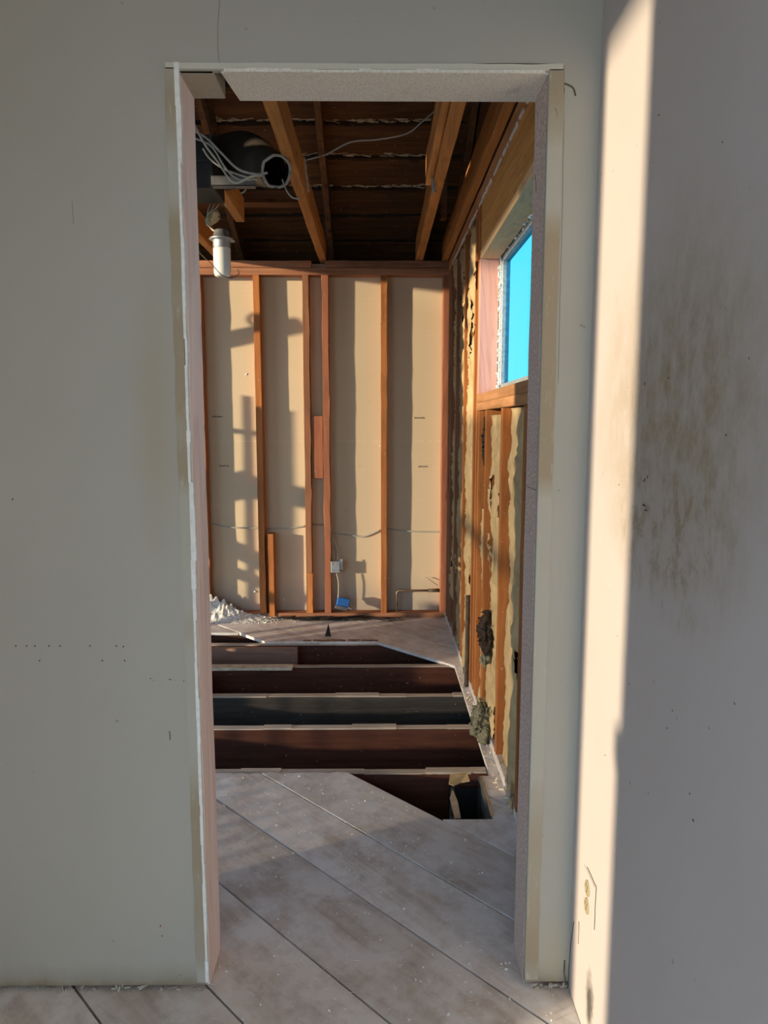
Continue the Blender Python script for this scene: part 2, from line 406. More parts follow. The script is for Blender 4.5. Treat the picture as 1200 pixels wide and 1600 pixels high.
# floor joists across the hole
jl = []
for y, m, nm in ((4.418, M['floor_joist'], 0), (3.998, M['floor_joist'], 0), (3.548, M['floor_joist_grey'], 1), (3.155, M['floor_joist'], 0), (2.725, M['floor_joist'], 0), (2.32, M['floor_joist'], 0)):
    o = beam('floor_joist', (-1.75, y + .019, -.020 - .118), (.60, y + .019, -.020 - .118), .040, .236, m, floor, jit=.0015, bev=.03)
    if nm: o['label'] = 'dark grey weathered floor joist'
    # pale worn top where the boards were torn off
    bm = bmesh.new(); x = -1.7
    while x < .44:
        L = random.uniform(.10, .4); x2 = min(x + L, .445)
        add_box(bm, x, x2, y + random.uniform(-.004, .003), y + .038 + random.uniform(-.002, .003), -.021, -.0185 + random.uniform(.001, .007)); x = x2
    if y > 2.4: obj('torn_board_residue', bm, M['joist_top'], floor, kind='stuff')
o = beam('floor_joist', (-1.6, 4.375, -.075), (-.515, 4.375, -.075), .040, .11, M['floor_joist_pale'], floor, jit=.002, bev=.05); o['label'] = 'short pale block of joist along the left of the hole'
o = beam('nailer_board', (-1.6, 3.99, -.014), (-.50, 3.99, -.014), .062, .018, M['splinter_pale'], floor, jit=.003)
o = beam('floor_joist', (-1.04, 3.52, -.10), (-1.04, 3.98, -.10), .09, .14, M['floor_joist_pale'], floor, jit=.002, bev=.1); o['label'] = 'short pale blocking between two floor joists'
o = beam('floor_joist', (-1.6, 4.66, -.138), (.6, 4.66, -.138), .040, .236, M['floor_joist'], floor)
bm = bmesh.new(); add_box(bm, -3.6, 2.0, -3.4, 5.4, -.80, -.76); obj('crawlspace_ground', bm, M['soil'], floor)
bm = bmesh.new()
add_box(bm, -3.05, -2.9, -3.2, 5.2, -.78, -.03); add_box(bm, .60, .66, -3.2, 5.2, -.78, -.03); add_box(bm, -3, .6, -3.2, -3.1, -.78, -.03); add_box(bm, -3, .6, 5.12, 5.2, -.78, -.03)
obj('foundation_wall', bm, M['dark_panel'], floor)

# ---- doorway partition
wf = structure('wall_front')
bm = bmesh.new(); t = .0125; XL = -1.05
add_box(bm, XL, OX0 - .003, DY, DY + t, .012, 2.50); add_box(bm, OX1 + .001, XR, DY, DY + t, .014, 2.50)
add_box(bm, OX0 - .003, OX1 + .001, DY, DY + t, OZ + .004, 2.50)
obj('drywall_panel', bm, M['wall'], wf)
bm = bmesh.new(); y2 = 1.732
obj('drywall_panel', (add_box(bm, XL, -.47, y2, y2 + t, .01, 2.5), add_box(bm, .41, .489, y2, y2 + t, .01, 2.5), add_box(bm, -.47, .41, y2, y2 + t, 2.2, 2.5), bm)[-1], M['dark_panel'], wf)
o = stud('jamb_stud', -.463, -.423, DY + t + .002, 1.737, .001, OZ + .03, M['jamb_wood'], wf, jit=.0008, bev=.05); o['label'] = 'pinkish bare stud of the left jamb'
stud('jamb_stud', -.505, -.465, DY + t + .002, 1.730, .001, OZ + .03, M['stud'], wf)
o = stud('jamb_stud', .366, .408, DY + t + .001, 1.735, .001, OZ + .03, M['jamb_r'], wf, jit=.001, bev=.08); o['label'] = 'mauve speckled right jamb stud'
stud('stud', .44, .474, DY + t + .002, 1.730, .001, 2.44, M['stud'], wf)
# gypsum edge showing as a torn white strip beside the left jamb
bm = bmesh.new(); z = .02; 
while z < 2.13:
    h = random.uniform(.02, .09); wv = .0045 + .003 * random.random() + (.004 if .95 < z < 1.25 or z > 1.9 else 0)
    add_box(bm, OX0 - .004 - .002 * random.random(), OX0 - .004 + wv, DY - .0015 - .002 * random.random(), DY + .0115, z, z + h * 1.02); z += h
obj('torn_gypsum_edge', bm, M['gyp_edge'], wf, kind='stuff')
# header underside, in two pieces with a dark joint between
o = box('header_block', OX0 + .0, -.350, DY + .004, 1.735, OZ + .004, OZ + .045, M['scar'], wf); o['label'] = 'short brown pitted block at the left end of the header'
bm = bmesh.new(); add_prism(bm, [(-.332, DY + .004), (OX1 + .001, DY + .004), (OX1 + .001, 1.735), (-.317, 1.735)], OZ, OZ + .045)
obj('header_plate', bm, M['plaster'], wf)
bm = bmesh.new(); x = OX0 + .1
while x < OX1 - .01:
    L = random.uniform(.02, .08); x2 = min(x + L, OX1)
    add_box(bm, x, x2, DY - .003 - .003 * random.random(), DY + .006, OZ - .001, OZ + .004 + .003 * random.random()); x = x2
obj('torn_gypsum_edge', bm, M['plaster'], wf, kind='stuff')
box('top_plate', XL, XR + .01, DY + t + .001, 1.730, 2.41, 2.50, M['beam_x'], wf)
# scar of the removed casing, standing slightly proud of the paint
def scar(name, pts_a, pts_b):
    bm = bmesh.new(); va = [bm.verts.new(p) for p in pts_a]; vb = [bm.verts.new(p) for p in pts_b]
    for i in range(len(va) - 1): bm.faces.new((va[i], va[i+1], vb[i+1], vb[i]))
    r = bmesh.ops.extrude_face_region(bm, geom=list(bm.faces)); bmesh.ops.translate(bm, verts=[v for v in r['geom'] if isinstance(v, bmesh.types.BMVert)], vec=(0, -.0022, 0))
    return obj(name, bm, M['scar'], wf)
N_ = 70; zz = [.02 + 2.13 * i / N_ for i in range(N_ + 1)]
scar('casing_scar', [(OX0 - .027 + noise.noise(Vector((z * 14, 0, 0))) * .003, DY, z) for z in zz], [(OX0 - .004, DY, z) for z in zz])
scar('casing_scar', [(OX1 + .002, DY, z) for z in zz], [(OX1 + .034 + noise.noise(Vector((z * 9, 5, 0))) * .003, DY, z) for z in zz])
xx = [OX0 - .024 + (OX1 - OX0 + .055) * i / N_ for i in range(N_ + 1)]
n_ = NB('pale_casing_line'); M['scar_top'] = n_.out((.60, .585, .50), .8)
o = scar('casing_scar', [(x, DY, OZ + .018 + noise.noise(Vector((x * 14, 9, 0))) * .002) for x in xx], [(x, DY, OZ + .006) for x in xx]); o.data.materials[0] = M['scar_top']
# thin cracks, nail holes and scuffs
def crack(px, name='crack', wd=.0011, plane=('y', DY), off=-.0006, m='crack', parent=None):
    bm = bmesh.new(); pts = [P(x, y, *plane) for x, y in px]
    ax = 'xyz'.index(plane[0]); dv = Vector((0, 0, 0)); dv[ax] = off
    pts = [p + dv for p in smooth_path(pts, 4)]; pts = [p + Vector([noise.noise(p * 60 + Vector((k * 9, 0, 0))) * .0016 if k != ax else 0 for k in range(3)]) for p in pts]
    add_tube(bm, pts, wd, 4); return obj(name, bm, M[m], parent or wf)
crack([(266, 110), (268, 180), (266, 240)]); crack([(270, 102), (340, 105), (480, 101), (640, 103), (760, 100), (880, 101)])
crack([(343, 0), (340, 60), (343, 104)], wd=.0003); crack([(882, 102), (879, 300), (872, 600)], wd=.0003)
crack([(287, 500), (293, 700), (300, 1000), (303, 1300), (311, 1530)], wd=.0015)
crack([(876, 135), (884, 131), (895, 138), (899, 150)], wd=.002); crack([(866, 170), (869, 176), (868, 186)], wd=.0022); crack([(880, 120), (882, 145)], wd=.001)
crack([(848, 672), (851, 684)], wd=.0015); crack([(823, 760), (838, 767)], wd=.0012); crack([(850, 960), (848, 1150), (845, 1300)], wd=.0008)
crack([(265, 1142), (266, 1156)], wd=.0012); crack([(113, 315), (115, 350)], wd=.0003)
crack([(836, 272), (838, 300)], wd=.001, parent=wf)
bm = bmesh.new()
for x, y in ((25, 1009), (42, 1009), (55, 1009), (77, 1009), (94, 1009), (141, 1009), (182, 1009), (193, 1010), (62, 1032), (160, 1032), (195, 1032), (20, 780)):
    p = P(x, y, 'y', DY); add_lathe(bm, (0, 0, 0), [(.0022, -.0005), (.0018, .0005)], 8)
    for v in list(bm.verts)[-16:]: v.co = Vector((p.x + v.co.x, DY - .0006 + v.co.z, p.z + v.co.y))
obj('nail_hole', bm, M['crack'], wf, kind='stuff')
bm = bmesh.new()
for x, y, s in ((235, 1060, 3), (240, 1063, 2), (266, 1062, 3), (274, 1063, 2), (287, 1064, 2), (177, 1470, 2), (276, 1528, 2), (281, 1524, 2), (886, 1487, 2), (907, 1105, 2), (325, 107, 2), (304, 1450, 2), (893, 1440, 2)):
    add_chunk(bm, P(x, y, 'y', DY), (.0013 * s, .0005, .0009 * s))
obj('scuff_mark', bm, M['crack'], wf, kind='stuff')
bm = bmesh.new()
for x, y in ((253, 1462), (251, 1447)): add_chunk(bm, P(x, y, 'y', DY), (.003, .0006, .0022))
obj('rust_spot', bm, plain('rust_red', (.35, .10, .05)), wf, kind='stuff')

# ---- near room: left wall remnants with a tall opening that lets the evening sun in, ceiling
wl = structure('wall_left')
bm = bmesh.new(); add_box(bm, XL - .12, XL, .815, DY + .13, 0, 2.5); add_box(bm, XL - .12, XL, -.35, .515, 0, 2.5); add_box(bm, XL - .12, XL, .515, .815, 2.385, 2.5)
add_box(bm, XL - .12, XL, .515, .530, 0, .93); add_box(bm, XL - .12, XL, .513, .545, .93, 1.01)
obj('drywall_panel', bm, M['wall'], wl)
box('drywall_panel', -1.84, -1.80, 3.02, 3.86, 0, 3.2, M['dark_panel'], wl, bev=0); box('sun_block_lintel', -1.84, -1.80, 2.62, 3.02, 2.44, 3.4, M['dark_panel'], wl, bev=0); box('drywall_panel', -1.84, -1.80, 5.02, 5.18, 0, 3.0, M['dark_panel'], wl, bev=0)  # unseen panels and lintel added in the far room to block sky and sun
box('sun_block_lintel', -1.84, -1.80, 3.86, 5.02, 2.80, 3.3, M['dark_panel'], wl, bev=0)  # unseen strip added to close off the sky above the sun's path
ce = structure('ceiling')
bm = bmesh.new(); add_box(bm, XL - .12, .60, -1.2, 1.735, 2.50, 2.513); obj('ceiling_panel', bm, M['wall'], ce)

# ---- right wall: painted drywall in the near room, bare framing beyond
wr = structure('wall_right')
bm = bmesh.new(); add_box(bm, XR, XS0, -3.0, DY + .0, .0, 2.50); add_box(bm, XR, XS0, DY, DY + .14, .0, 2.50)
obj('drywall_panel', bm, M['wall_r'], wr)
WY0, WY1, WZ0, WZ1 = 2.10, 3.452, 1.545, 2.178       # rough opening of the window
bm = bmesh.new()
for a in ((-3, WY0, -.02, 2.62), (WY1, 5.2, -.02, 2.62), (WY0, WY1, -.02, WZ0 - .04), (WY0, WY1, WZ1 + .02, 2.62)): add_box(bm, XS1 + .001, .625, *a)
obj('sheathing', bm, M['dark_panel'], wr)
def rstud(name, y, m='stud', z0=.038, z1=2.43, wd=.038, x0=XS0, **kw): return stud(name, x0, XS1, y, y + wd, z0, z1, M[m], wr, jit=.0014, **kw)
box('sole_plate', XS0, XS1, 1.745, YB + .09, 0, .038, M['plank'], wr, bev=.003)
o = beam('top_plate', ((XS0 + XS1) / 2, 1.75, 2.472), ((XS0 + XS1) / 2, YB - .002, 2.472), .09, .08, M['plate_y'], wr, jit=.002)
for y in (2.335, 2.775, 3.185): rstud('cripple_stud', y, z1=1.464)
rstud('trimmer_stud', 3.412, z1=1.464)
o = rstud('trimmer_stud', 3.456, 'pink_wood', z0=1.546, z1=2.18, wd=.036); o['label'] = 'pink window trimmer stud with a round knot'
rstud('king_stud', 3.494); rstud('stud', 3.60, wd=.035)
for y in (4.02, 4.43, 4.76): rstud('stud', y, 'stud' if y < 4.3 else 'stud_dark')
rstud('stud', 4.90, 'stud_dark', wd=.05)
rstud('king_stud', 2.02); rstud('stud', 1.76)
box('header', XS0 + .001, XS1, 2.06, 3.452, 2.215, 2.431, M['header'], wr, bev=.003)
box('header_plate', XS0 - .002, XS1, 2.06, 3.452, 2.178, 2.2148, M['header_pale'], wr, bev=.003)
for z0, z1 in ((1.466, 1.504), (1.5045, 1.545)): box('sill_plate', XS0 - .001, XS1, 2.06, 3.492, z0, z1, M['plate_y'], wr, bev=.002)
# white line of old plaster left along the top plate
bm = bmesh.new(); y = 1.85
while y < 4.7:
    L = random.uniform(.02, .10); h = random.uniform(.003, .011)
    add_box(bm, XS0 - random.uniform(.002, .006), XS0 + .002, y, y + L, 2.438 - h, 2.440 + h * .5); y += L * random.choice((1, 1, 1, 1.6))
obj('plaster_residue', bm, M['gyp_edge'], wr, kind='stuff')
# window
wn = structure('window_1')
fx0, fx1 = .585, .622
bm = bmesh.new(); a, b, c, d = WY0 + .01, WY1 - .03, WZ0 + .02, WZ1 + .002; f = .024
for q in ((a, b, c, c + f), (a, b, d - f, d), (a, a + f, c, d), (b - f, b, c, d)): add_box(bm, fx0, fx1, *q, .002)
obj('window_frame', bm, M['alu'], wn)
box('pane', .603, .607, a + f - .004, b - f + .004, c + f - .004, d - f + .004, M['glass'], wn, bev=0)
bm = bmesh.new()
for i in range(150):
    z = WZ0 + .01 + (WZ1 - WZ0 - .02) * random.random(); s = random.uniform(.003, .009)
    add_chunk(bm, (fx0 - .004 + random.uniform(-.004, .012), WY1 - .022 + random.uniform(-.006, .012), z), (s, s, s * 1.5))
for i in range(140):
    s = random.uniform(.002, .008); add_chunk(bm, (random.uniform(.565, .592), random.uniform(2.3, WY1 - .01), WZ0 + .004 + s * .5), (s, s * 2, s))
for i in range(60):
    s = random.uniform(.002, .006); add_chunk(bm, (random.uniform(.57, .592), random.uniform(2.3, WY1 - .01), WZ1 - .008), (s, s * 2, s))
obj('crumbled_sealant', bm, M['foam'], wn, kind='stuff')
box('frame_reveal', XS1 + .002, fx0 + .006, WY1 - .03, WY1 + .002, WZ0, WZ1, M['foam'], wn)

# insulation batts with torn kraft facing, bay by bay
def kraft(y0, y1, z0, z1, x_near, x_far, seed, amp=.012, edge_far=.12, holes=(), edge_near=0.0, name='kraft_facing', m='kraft'):
    """sheet between two studs; x_near/x_far its depth at the camera's side and the far side; ragged far edge"""
    bm = bmesh.new(); nu, nv = 24, max(12, int((z1 - z0) / .018)); g = {}
    for j in range(nv + 1):
        v = j / nv; z = z0 + (z1 - z0) * v
        ef = edge_far * (.5 + 1.1 * abs(noise.noise(Vector((z * 2.7, seed, 1)))) + .5 * noise.noise(Vector((z * 11, seed, 2))))
        en = edge_near * (.4 + 1.3 * abs(noise.noise(Vector((z * 4, seed, 8)))))
        for i in range(nu + 1):
            u = i / nu; uu = en + u * (1 - ef - en); y = y0 + (y1 - y0) * uu
            x = x_near + (x_far - x_near) * (uu ** 1.2) - amp * 1.2 * math.sin(math.pi * u)
            fold = noise.noise(Vector((y * 7, z * 3.1, seed))) * amp * 1.6 + abs(noise.noise(Vector((y * 12 + z * 9, z * 7 - y * 5, seed + 7)))) * amp * 2.6 + abs(noise.noise(Vector((y * 30 - z * 14, z * 16, seed)))) * amp * 1.2
            x = min(x + fold, XS1 - .006)
            g[i, j] = bm.verts.new((max(x, XS0 - .012), y, z))
    for j in range(nv):
        for i in range(nu):
            q = (g[i, j].co + g[i+1, j+1].co) / 2
            if any(((q.y - hy) / ry) ** 2 + ((q.z - hz) / rz) ** 2 < 1 + noise.noise(q * 30) * .9 for hy, hz, ry, rz in holes): continue
            bm.faces.new((g[i, j], g[i+1, j], g[i+1, j+1], g[i, j+1]))
    bmesh.ops.delete(bm, geom=[v for v in bm.verts if not v.link_faces], context='VERTS')
    o = obj(name, bm, M[m], wr, smooth=True)
    md = o.modifiers.new('thick', 'SOLIDIFY'); md.thickness = .0012
    return o
def batt(y0, y1, z0, z1, x0=.555):
    bm = bmesh.new(); nu, nv = 6, max(6, int((z1 - z0) / .05)); gs = {}
    for j in range(nv + 1):
        for i in range(nu + 1):
            y = y0 + (y1 - y0) * i / nu; z = z0 + (z1 - z0) * j / nv
            gs[i, j] = bm.verts.new((x0 + noise.noise(Vector((y * 20, z * 14, 5))) * .012, y, z))
    for j in range(nv):
        for i in range(nu): bm.faces.new((gs[i, j], gs[i+1, j], gs[i+1, j+1], gs[i, j+1]))
    r = bmesh.ops.extrude_face_region(bm, geom=list(bm.faces))
    for v in r['geom']:
        if isinstance(v, bmesh.types.BMVert): v.co.x = XS1 - .001
    return obj('insulation_batt', bm, M['wool_dark'], wr, smooth=True)
for y0, y1, z0, z1 in ((2.374, 2.774, .04, 1.464), (2.814, 3.184, .04, 1.464), (3.224, 3.411, .04, 1.464), (3.636, 4.019, .04, 2.43), (4.059, 4.429, .04, 2.43), (4.469, 4.759, .04, 2.43)): batt(y0, y1, z0, z1)
kraft(2.376, 2.772, .04, 1.46, .498, .520, 3.0, .013, .02, holes=((2.74, 1.1, .05, .06), (2.46, .53, .03, .06)))
kraft(2.816, 3.18, .05, 1.44, .498, .515, 9.0, .013, .03, holes=((3.05, .74, .045, .11), (2.87, .13, .03, .1), (3.0, 1.12, .04, .06)))
kraft(2.86, 3.16, 1.02, 1.12, .480, .51, 29.0, .014, .3, name='torn_kraft_flap')
kraft(3.226, 3.41, .05, 1.0, .50, .52, 14.0, .012, .10, edge_near=.1)
kraft(3.64, 4.015, .05, 2.40, .496, .510, 21.0, .016, .03, edge_near=.0, holes=((3.8, 1.9, .06, .16), (3.75, .5, .05, .1)))
kraft(4.06, 4.425, .05, 2.42, .496, .512, 25.0, .014, .04, holes=((4.2, 2.1, .06, .16),))
kraft(4.47, 4.755, .25, 2.42, .497, .52, 31.0, .018, .06, holes=((4.6, .5, .05, .08),))
bm = bmesh.new()                                      # paper tatters hanging off the bays
for i, (y, z, s) in enumerate(((3.02, .93, .07), (2.98, .86, .05), (3.60, 2.2, .08), (3.62, 1.9, .06), (4.10, .62, .08), (4.3, .6, .07), (2.40, .05, .07), (2.44, .1, .06), (3.7, .3, .09), (4.5, .55, .06), (2.5, .09, .05), (3.85, .08, .08))):
    c = Vector((XS0 - .006, y, z)); vs = []
    for k in range(7):
        for q in (-1, 1):
            vs.append(bm.verts.new(c + Vector((noise.noise(Vector((k * .8, i, q))) * .02, q * s * .28 * (1 - k / 9) + noise.noise(Vector((k, i * 3, 0))) * .015, -k * s * .28 + noise.noise(Vector((k, i, q * 5))) * .012))))
    for k in range(6): bm.faces.new((vs[2*k], vs[2*k+1], vs[2*k+3], vs[2*k+2]))
o = obj('paper_tatter', bm, M['kraft'], wr, kind='stuff'); o.modifiers.new('thick', 'SOLIDIFY').thickness = .001

# ---- back wall
wb = structure('wall_back')
YD = YB + .089
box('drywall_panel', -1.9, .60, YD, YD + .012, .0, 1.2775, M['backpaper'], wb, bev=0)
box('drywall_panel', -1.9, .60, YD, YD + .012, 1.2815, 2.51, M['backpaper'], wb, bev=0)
box('drywall_seam', -1.9, .60, YD + .001, YD + .013, 1.2770, 1.2820, plain('seam_paper', (.70, .60, .42)), wb, bev=0)
for x0, x1, m in ((-1.26, -1.215, 'stud_dark'), (-.856, -.812, 'stud'), (-.517, -.474, 'stud_dark'), (-.384, -.340, 'stud_red'), (.024, .066, 'stud'), (.455, .500, 'stud_red')):
    stud('stud', x0, x1, YB, YD - .001, .038, 2.417, M[m], wb, jit=.003 if m != 'stud' else .002, bev=.06)
stud('sister_stud', -.786, -.748, YB - .012, YD - .012, .012, .62, M['stud'], wb)
stud('sister_stud', -.504, -.470, YB - .004, YB + .05, .038, .33, M['stud'], wb)
o = box('blocking', -.471, -.386, YB + .012, YB + .05, 1.018, 1.458, M['stud_red'], wb, bev=.003); o['label'] = 'upright red-brown block between two studs'
beam('top_plate', (-1.9, YB + .044, 2.441), (.60, YB + .044, 2.441), .089, .046, M['beam_x'], wb, up=(0, 0, 1), jit=.002)
beam('top_plate', (-1.9, YB + .042, 2.489), (-.455, YB + .042, 2.489), .093, .046, M['beam_x'], wb, jit=.003)
beam('top_plate', (-.36, YB + .042, 2.489), (.60, YB + .042, 2.489), .093, .046, M['beam_x'], wb, jit=.003)
box('sole_plate', -1.9, .49, YB, YD - .001, 0, .036, M['beam_x'], wb, bev=.003)
bm = bmesh.new()
for px, py in ((339, 651), (655, 653), (350, 728), (661, 729)):   # stencilled print on the back of the drywall, too faded to read
    p = P(px, py, 'y', YD); x = -.034
    while x < .034:
        s = random.uniform(.003, .007); add_box(bm, p.x + x, p.x + x + s, YD - .0005, YD + .0002, p.z - .004 - random.random() * .003, p.z + .004 + random.random() * .003); x += s + .0025
obj('faded_print', bm, M['ink'], wb, kind='stuff')
bm = bmesh.new()                                      # popped screw spots and plaster scabs in the back paper
for px, py, s in ((340, 790, 6), (363, 919, 7), (397, 924, 6), (443, 937, 5), (385, 585, 4), (594, 697, 4), (606, 903, 4), (438, 596, 2), (620, 660, 2)):
    add_chunk(bm, P(px, py, 'y', YD - .002), (.0024 * s, .003, .0016 * s))
obj('popped_plaster_spot', bm, M['gyp_edge'], wb, kind='stuff')

# ---- ceiling joists over the far room
def cj(x0, x1, y0, y1, z0=2.514, h=.14, **kw): return beam('ceiling_joist', ((x0+x1)/2, y0, z0 + h/2), ((x0+x1)/2, y1, z0 + h/2), x1 - x0, h, M['beam_y'], ce, jit=.002, **kw)
cj(-.400, -.352, 1.0, YD); cj(.262, .312, 1.0, YD); cj(.446, .484, 1.0, YD)
beam('ceiling_joist', (.245, 2.3, 2.60), (.245, 3.55, 2.60), .030, .12, M['beam_y'], ce, jit=.003)
o = cj(-.785, -.735, 3.42, 4.08, h=.125); o['label'] = 'sawn-off stub of a ceiling joist'
cj(-1.10, -1.05, 1.6, YD)
o = beam('cross_beam', (-1.9, 3.50, 2.60), (-.70, 3.50, 2.60), .045, .09, M['beam_x'], ce, jit=.004); o['label'] = 'dirty dark cross beam at upper left'
o = beam('cross_beam', (-1.2, 4.22, 2.655), (-.42, 4.22, 2.655), .09, .02, M['roof_board'], ce)

# ---- roof: spaced boards on rafters, falling away to the back
rf = structure('roof'); SL = .5; RZ = 5.5; al = math.atan(SL)
def rz(y): return RZ - SL * y
y = 5.93; dy = .231; k = 0
while y > 2.6:
    gap = .030 + .02 * (noise.noise(Vector((k * 3.1, 0, 0))) + .5)
    bm = bmesh.new(); yc = y - (dy - gap) / 2
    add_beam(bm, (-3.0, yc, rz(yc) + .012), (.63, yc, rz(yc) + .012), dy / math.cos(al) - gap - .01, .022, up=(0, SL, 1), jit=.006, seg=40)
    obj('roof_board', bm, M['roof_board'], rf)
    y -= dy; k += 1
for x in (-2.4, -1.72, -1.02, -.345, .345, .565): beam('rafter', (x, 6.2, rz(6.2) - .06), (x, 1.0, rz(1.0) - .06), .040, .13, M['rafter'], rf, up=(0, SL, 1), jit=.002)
bm = bmesh.new()                                      # shingle underlay above the gaps, the other slope, the gables
add_prism(bm, [(-3.0, 6.3), (-3.0, .9), (.64, .9), (.64, 6.3)], 0, .03)
for v in bm.verts: v.co.z += rz(v.co.y) + .030
obj('roof_deck', bm, M['dark_panel'], rf)
bm = bmesh.new(); add_prism(bm, [(-3.0, 1.0), (-3.0, -3.2), (.64, -3.2), (.64, 1.0)], 0, .05)
for v in bm.verts: v.co.z += 4.55 + .5 * v.co.y
obj('roof_deck', bm, M['dark_panel'], rf)
def gable(x, zb, ys):
    bm = bmesh.new()
    for y0, y1, b in ys:
        top = lambda yy: rz(yy) if yy > 1 else 4.5 + .5 * yy
        q = [(y0, b), (y1, b), (y1, top(y1))] + ([(1, 5.0)] if y0 < 1 < y1 else []) + [(y0, top(y0))]
        lo = [bm.verts.new((x, a, c)) for a, c in q]; hi = [bm.verts.new((x + .03, a, c)) for a, c in q]
        bm.faces.new(lo); bm.faces.new(hi[::-1])
        for i in range(len(q)): bm.faces.new((lo[i], lo[(i+1) % len(q)], hi[(i+1) % len(q)], hi[i]))
    return obj('gable_panel', bm, M['roof_board'], rf)
gable(.595, 2.5, [(-3.1, 5.2, 2.5), (5.2, 6.2, 2.2)])
gable(-3.0, 3.2, [(-3.1, 1.9, 2.6), (1.9, 2.3, 3.1), (2.3, 2.9, 2.92), (2.9, 3.1, 3.3), (3.1, 4.6, 2.93), (4.6, 6.2, -.02)])  # unseen left gable, lower edge stepped to steer the sun
bm = bmesh.new(); add_box(bm, -3.0, .62, 5.12, 6.4, 2.30, 2.34); add_box(bm, -3.0, .62, 6.25, 6.30, 2.0, 2.5); obj('far_ceiling', bm, M['dark_panel'], rf)  # unseen slabs beyond the back wall, placed to stop light
for px, x in ((0, .41),):
    beam('web_strut', (x, 4.55, 2.66), (x, 4.55, 3.15), .035, .07, M['rafter'], rf, up=(0, 1, 0))
o = beam('web_strut', P(318, 140, 'y', 4.2), P(343, 236, 'y', 3.6), .035, .05, M['rafter'], rf); o['label'] = 'thin slanting brace at the upper left'
bm = bmesh.new()                                      # splintered lower edges of the boards
for yb in (4.544, 4.775, 5.006):
    for i in range(110):
        x = random.uniform(-1.2, .35); s = random.uniform(.02, .07)
        p = Vector((x, yb + random.uniform(-.022, .0), rz(yb) + random.uniform(-.004, .010)))
        add_beam(bm, p, p + Vector((s, random.uniform(-.012, .012), random.uniform(-.008, .008))), random.uniform(.003, .007), .003, seg=1, jit=0)
obj('splintered_edge', bm, M['splinter'], rf, kind='stuff')

# ---- the yard outside, with unseen screens added against skylight
pc = structure('sky_shade'); box('sky_shade_roof', -6.2, -3.0, 2.9, 7.0, 3.22, 3.30, M['dark_panel'], pc); box('sky_shade_beam', -6.2, -6.08, 2.9, 7.0, 3.12, 3.22, M['stud_dark'], pc)  # unseen roof and beam added to cut skylight on the back wall
box('sky_shade_wall', -7.1, -7.0, 2.4, 9.0, -.45, 3.2, M['dark_panel'], pc); box('sky_shade_panel', -6.2, -3.0, 5.6, 5.65, -.45, 3.22, M['dark_panel'], pc)  # unseen wall and end panel added to block the low sky
bm = bmesh.new()
for q in ((-60, -3.2, -60, 60), (.9, 60, -60, 60), (-3.2, .9, -60, -3.3), (-3.2, .9, 5.4, 60)): add_box(bm, *q, -.55, -.45)
obj('ground', bm, M['yard'], kind='structure')

# ================================================================= THINGS
# opal-glass lamp hanging by its wires
lx, ly = -.722, 3.4
lamp = empty('hanging_lamp', (lx, ly, 2.081)); tag(lamp, 'white opal glass cylinder lamp hanging upside down by its wires at upper left', 'lamp')
bm = bmesh.new(); add_lathe(bm, (lx, ly, 0), [(.006, 2.082), (.030, 2.082), (.036, 2.088), (.039, 2.10), (.040, 2.205), (.038, 2.212), (.010, 2.212)], 32); obj('glass_shade', bm, M['glass_white'], lamp, smooth=True)
bm = bmesh.new(); add_lathe(bm, (lx, ly, 0), [(.010, 2.208), (.040, 2.208), (.0405, 2.212), (.0395, 2.218), (.0405, 2.224), (.0395, 2.232), (.0405, 2.238), (.0405, 2.248), (.012, 2.249)], 32); obj('screw_collar', bm, M['metal'], lamp, smooth=True)
bm = bmesh.new(); add_lathe(bm, (lx, ly, 0), [(.01, 2.248), (.052, 2.246), (.054, 2.250), (.052, 2.256), (.038, 2.262), (.034, 2.285), (.028, 2.292), (.008, 2.294)], 28)
add_beam(bm, (lx - .055, ly, 2.252), (lx + .058, ly + .01, 2.244), .018, .006, seg=2); obj('canopy', bm, M['metal'], lamp, smooth=True)
bm = bmesh.new()
for k in range(3): add_tube(bm, smooth_path([(lx - .01 * k, ly, 2.28), (lx - .05 - .01 * k, ly + .02, 2.30 + .012 * k), (lx - .07, ly + .03, 2.36), (lx - .06 + .02 * k, ly + .05, 2.42), (lx - .05, ly + .07, 2.48)]), .0025, 5)
obj('wire', bm, M['cable_w'], lamp, smooth=True)
bm = bmesh.new(); add_chunk(bm, (lx - .045, ly + .05, 2.36), (.028, .02, .045), 2, .3); o = obj('taped_joint', bm, M['kraft'], lamp)
tag(tube('wire', [P(300, 375, 'y', 3.3), P(313, 396, 'y', 3.3), P(330, 412, 'y', 3.3), P(347, 430, 'y', 3.3), P(362, 434, 'y', 3.32), P(373, 428, 'y', 3.34), P(371, 421, 'y', 3.34)], .0022, M['iron'], n=6), 'thin dark wire looping in front of the opal glass lamp', 'wire')

